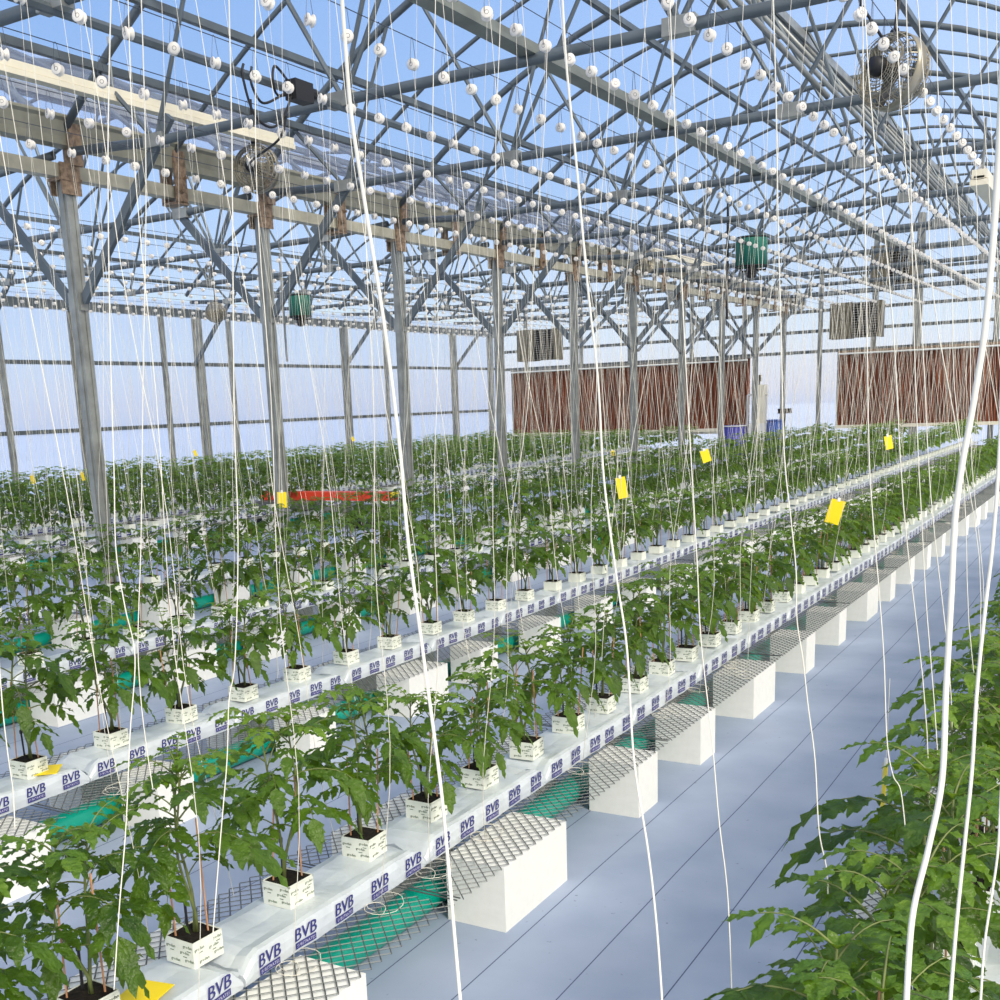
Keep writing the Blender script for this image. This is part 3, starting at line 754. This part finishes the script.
mb = MB(); mb.tube([(0, -.03, .0), (0, -.032, .05), (0, -.01, .17), (0, .0, .178), (0, .012, .165)], .0022, 4); mb.tube([(0, .03, .0), (0, .032, .05), (0, .012, .165)], .0022, 4); HOOK = mb.mesh('hook', [WIRE])
def twine(seed, kind, r=.0014):
    R = random.Random(seed); ln = ZW-(.44 if kind < 2 else .285); mb = MB(); pts = []
    tx = .40+R.uniform(-.05, .06) if kind < 2 else R.uniform(.06, .26); ty = R.uniform(-.12, .12); N = 26
    a = [R.uniform(-.022, .022) for _ in range(4)]; ph = [R.uniform(0, 6) for _ in range(4)]
    for i in range(N+1):
        t = i/N; wv = min(1, t*3)*(.3+t)
        x = tx*t**1.15+a[0]*math.sin(t*9+ph[0])*wv+a[1]*math.sin(t*23+ph[1])*wv*.7
        y = ty*t+a[2]*math.sin(t*8+ph[2])*wv+a[3]*math.sin(t*19+ph[3])*wv*.7
        pts.append((-x, y, -t*ln))
    if kind == 2:                                                      # slack coil lying on the mesh
        bx, by, bz = pts[-1]
        for i in range(1, 26):
            t = i/25*R.uniform(.98, 1.02); an = t*11; rr = .03+.05*t
            pts.append((bx+rr*math.cos(an)-.03, by+rr*math.sin(an)*1.2+.1*t, bz+.004+.012*abs(math.sin(an*.5))))
    mb.tube(pts, r, 4, 0, False); return mb.mesh('twine', [TWINE], True)
TW = [twine(i, 0) for i in range(7)]+[twine(20+i, 2) for i in range(4)]
sp = []
for ri, x, s in wires:
    y, dy = 1.55+.09*(ri % 4)+(.2 if s > 0 else 0), .40
    j = 0
    while y < (14 if ri == 0 else YEND+.3):
        yy = y+random.uniform(-.03, .03)
        n_in = sum(seen(x, yy, z, 5) for z in (1, 2, 3, 4.3))
        if n_in: sp.append((math.hypot(x, yy), ri, x, yy, j, s)); j += 1
        y += dy*random.choice([1, 1, 1, 1.0])
sp.sort()
for d, ri, x, y, j, s in sp[:300]:
    r = empty('twine_bobbin', (x, y, ZW), None, None, None, 0 if s > 0 else PI)
    tag(r, 'white twine bobbin, %s on the %s wire above %s' % (nth(j), 'right' if s > 0 else 'left', ROWN[ri]),
        'twine bobbin', 'twine bobbins above '+ROWN[ri])
    b = inst('bobbin', BOB, r, None, (random.uniform(-.2, .2), 0, random.uniform(-.5, .9))); inst('hub_ring', HUB, b)
    inst('hook', HOOK, r)
    if ri == 0 and y < 3.0: continue
    inst('twine', TW[random.choice([0, 1, 2, 3, 4, 5, 6, 0, 1, 2, 3, 4, 5, 6]) if (s < 0 or random.random() < .6) else random.randrange(7, 11)], r, (0, 0, -.03), (0, 0, 0))
mb = MB(); mt = MB()
for d, ri, x, y, j, s in sp[300:]:
    mb.lathe([(0, -.026), (.036, -.022), (.026, 0), (.036, .022), (0, .026)], 7, 'y', (x, y, ZW))
    tx = -s*random.uniform(.34, .46); ty = random.uniform(-.15, .15); R = random; pts = []; bow = random.uniform(-.07, .07); b2 = random.uniform(-.04, .04)
    for i in range(7):
        t = i/6; pts.append((x+tx*t+bow*math.sin(t*PI*1.5), y+ty*t+b2*math.sin(t*5), ZW-.03-t*3.75))
    mt.tube(pts, .0018, 3, 0, False)
tag(mb.build('bobbins', SPOOL), 'distant white bobbins dotting the overhead wires of the whole house', 'bobbins', None, 'stuff')
tag(mt.build('twines', TWINE), 'distant curtain of white twine hanging over the far rows', 'twine', None, 'stuff')

# twines hanging loose close to the camera, given by points (px, py) at a distance in metres
def wpt(px, py, d):
    v = _R*((px-CX)/F)-_U*((py-CY)/F)+_fw; v = v*(d/v.length); return Vector((v.x, v.y, v.z+H))
def smooth(P, n=7):
    q = []
    for i in range(len(P)-1):
        a, b, c_, d = P[max(i-1, 0)], P[i], P[i+1], P[min(i+2, len(P)-1)]
        for t in range(n):
            t /= n; q.append(.5*((2*b)+(c_-a)*t+(2*a-5*b+4*c_-d)*t*t+(3*b-a-3*c_+d)*t**3))
    return q+[P[-1]]
HANG = [
 ('long white twine hanging close to the camera, crossing left of centre', .95, .0024, [(338, -60), (345, 40), (352, 120), (366, 210), (385, 330), (400, 450), (408, 540), (424, 660), (440, 780), (448, 860), (455, 940), (463, 1030)]),
 ('long white twine close to the camera, crossing just right of centre', 1.35, .0021, [(560, -50), (566, 60), (576, 160), (588, 290), (598, 380), (604, 480), (617, 580), (627, 650), (634, 760), (648, 850), (657, 930), (664, 1030)]),
 ('thickest white twine nearest the camera, down the right side', .62, .0023, [(1008, -80), (1003, 60), (996, 200), (986, 320), (974, 400), (963, 460), (955, 520), (951, 600), (946, 690), (942, 780), (928, 850), (912, 920), (905, 1030)]),
 ('white twine just right of the thickest one, lower right corner', .95, .0021, [(1016, -80), (1010, 120), (1004, 300), (1000, 440), (993, 540), (985, 610), (977, 690), (972, 770), (964, 850), (956, 930), (948, 1030)]),
 ('pale twine at the far right edge over the corner plants', 1.1, .0016, [(1030, -80), (1022, 300), (1006, 700), (1001, 790), (998, 850), (991, 900), (984, 950), (979, 1030)]),
 ('white twine hanging over the aisle floor, ending above the corner foliage', 2.6, .0021, [(772, -40), (776, 100), (778, 220), (781, 330), (784, 450), (791, 520), (796, 570), (797, 620), (803, 660), (808, 705), (815, 760), (819, 830), (827, 872), (828, 918)]),
 ('white twine right of the aisle, tied with a yellow strip', 2.5, .0017, [(862, -40), (864, 150), (867, 330), (869, 450), (873, 520), (879, 590), (884, 660), (887, 740), (893, 775), (901, 792), (907, 846)]),
 ('slim twine over the far aisle running down to the right plants', 3.2, .0019, [(905, -40), (910, 150), (914, 330), (918, 450), (922, 525), (926, 600), (934, 700), (938, 760)]),
 ('white twine over the aisle left of the floor seams', 2.3, .0018, [(668, -40), (676, 150), (684, 330), (690, 440), (697, 560), (701, 640), (712, 740), (719, 820), (728, 900), (733, 1030)]),
 ('white twine in front of the leftmost cluster of plants', 2.0, .0016, [(112, -40), (108, 150), (110, 330), (114, 470), (116, 550), (125, 607), (135, 657), (130, 735), (126, 825), (119, 912), (114, 990)]),
 ('white twine crossing the second slab at left, ending on the mesh', 2.9, .0020, [(140, -40), (146, 180), (143, 380), (141, 540), (138, 640), (141, 700), (147, 750), (153, 790)]),
 ('white twine coming down to the nearest white growing block', 2.4, .0019, [(228, -40), (232, 150), (234, 400), (238, 540), (235, 660), (229, 700), (227, 760), (221, 832), (214, 920), (212, 952)]),
 ('white twine at the left edge over the front foliage', 2.2, .0017, [(-8, -80), (-6, 100), (-4, 400), (-2, 620), (2, 700), (8, 755), (13, 790), (15, 830)]),
]
for lb, d, r_, pp in HANG:
    P = [wpt(px, py, d*(1+.04*i/len(pp))) for i, (px, py) in enumerate(pp)]
    P = smooth(P); st_ = (P[0]-P[3]).normalized(); up_ = []; q_ = P[0]
    while q_.z < ZW-.1: q_ = q_+st_*.15; up_.insert(0, q_); st_ = (st_+Vector((0, 0, .3))).normalized()
    P = up_+P
    if pp[-1][1] > 1000:
        st_ = (P[-1]-P[-3]).normalized()
        while P[-1].z > .45: P.append(P[-1]+st_*.12); st_ = (st_+Vector((0, 0, -.15))).normalized()
    mb = MB(); mb.tube(P, r_*.68, 6); tag(mb.build('loose_twine', TWINE, None, True), lb, 'twine', 'loose twines near the camera')

# ------------------------------------------------------------------ yellow sticky cards
def card(loc, rot, label, w=.115, h=.20, hung=True):
    r = inst('sticky_card', None, None, loc, rot); tag(r, label, 'sticky card', 'yellow sticky cards')
    mb = MB(); mb.box(-w/2, -.0012, -h/2, w/2, .0012, h/2); mb.build('card', YELLOW, r)
    if hung:
        mb = MB(); mb.box(-.012, -.004, h/2-.012, .012, .004, h/2+.02); mb.build('clip', WHITE, r)
        mb = MB(); mb.tube([(0, 0, h/2), (0, .01, h/2+.35)], .0015, 4); mb.build('tie', TWINE, r)
A = math.radians
card((-2.13, 9.5, .93), (0, A(16), A(13)), 'tilted bright yellow sticky card over the front bench row')
card((-4.19, 9.9, 1.09), (0, A(-10), A(35)), 'yellow sticky card right of centre above the second row', .095, .2)
card((-4.19, 12.3, 1.25), (0, A(-18), A(35)), 'small yellow card further back above the second row', .10, .14)
card((-7.95, 9.42, .99), (0, A(2), A(40)), 'upright yellow card in front of the second column', .10, .17)
card((-2.26, 12.4, 1.36), (0, A(-12), A(35)), 'tiny yellow card over the front row before the right cooling pad', .08, .14)
card((-14.4, 11.3, 1.08), (0, A(-8), A(40)), 'yellow card at the far left among the plants behind the columns', .06, .13)
card((-14.4, 12.25, 1.06), (0, A(-10), A(60)), 'narrow yellow card just left of the first column', .05, .14)
card((-18.1, 18.6, 1.12), (0, A(-20), A(40)), 'yellow card before the left wall, between first and second columns', .07, .14)
card((-19.85, 26.9, 1.1), (0, A(-20), A(40)), 'tiny pale yellow card low against the left wall', .09, .13)
card((-8.12, 18.8, .98), (0, A(-20), A(40)), 'tiny yellow card before the left cooling pad', .08, .1)
card((-.80, 4.6, .31), (A(4), A(8), A(115)), 'yellow card seen edge on at the left of the corner plants', .06, .19)
card((-4.16, 3.16, ZT+.012), (A(90), 0, A(40)), 'flat yellow card lying on the second row slab at left', .10, .14, False)
card((-2.235, 1.905, ZT+.013), (A(90), 0, A(12)), 'flat yellow card lying on the front slab at the bottom edge', .115, .15, False)

# ------------------------------------------------------------------ light
w = bpy.data.worlds.new('sky'); sc.world = w; w.use_nodes = True; nt = w.node_tree; nt.nodes.clear(); N = nt.nodes.new; L = nt.links.new
out = N('ShaderNodeOutputWorld'); bg = N('ShaderNodeBackground'); bg.inputs['Strength'].default_value = 1.0
tc = N('ShaderNodeTexCoord'); se = N('ShaderNodeSeparateXYZ'); L(tc.outputs['Generated'], se.inputs[0])
rp = N('ShaderNodeValToRGB'); e = rp.color_ramp.elements
mr = N('ShaderNodeMapRange'); mr.inputs[1].default_value = -.1; mr.inputs[2].default_value = .6; L(se.outputs['Z'], mr.inputs[0])
e[0].position = 0.; e[0].color = (.50, .60, .80, 1); e[1].position = 1.; e[1].color = (.14, .31, .70, 1)
for p, c in ((.12, (.52, .62, .86)), (.150, (.78, .76, .80)), (.185, (.82, .85, .88)), (.22, (.74, .87, .95)), (.30, (.52, .70, .93)), (.42, (.33, .54, .88)), (.6, (.22, .43, .82))):
    q = e.new(p); q.color = (*c, 1)
dt = N('ShaderNodeVectorMath'); dt.operation = 'DOT_PRODUCT'; dt.inputs[1].default_value = (.78, -.47, .42); L(tc.outputs['Generated'], dt.inputs[0])
hz = N('ShaderNodeMapRange'); hz.interpolation_type = 'SMOOTHSTEP'; hz.inputs[1].default_value = -.25; hz.inputs[2].default_value = .9; L(dt.outputs['Value'], hz.inputs[0])
mz = N('ShaderNodeMixRGB'); mz.inputs[2].default_value = (1.52, 1.43, 1.28, 1); L(hz.outputs[0], mz.inputs[0])
L(mr.outputs[0], rp.inputs['Fac']); L(rp.outputs['Color'], mz.inputs[1]); L(mz.outputs[0], bg.inputs['Color']); L(bg.outputs[0], out.inputs['Surface'])
sl = bpy.data.lights.new('sun', 'SUN'); sl.energy = 2.5; sl.angle = math.radians(14); sl.color = (1., .93, .81)
so = bpy.data.objects.new('sun', sl); COL.objects.link(so)
so.rotation_euler = Vector((-.72, .42, -.62)).to_track_quat('-Z', 'Y').to_euler()

vs_ = sc.view_settings; vs_.view_transform = 'Standard'; vs_.look = 'None'; vs_.gamma = 1; vs_.use_curve_mapping = False; vs_.exposure = 0.12
sc.cycles.max_bounces = 8; sc.cycles.transparent_max_bounces = 16; sc.cycles.use_denoising = True
sc.cycles.sample_clamp_indirect = 6
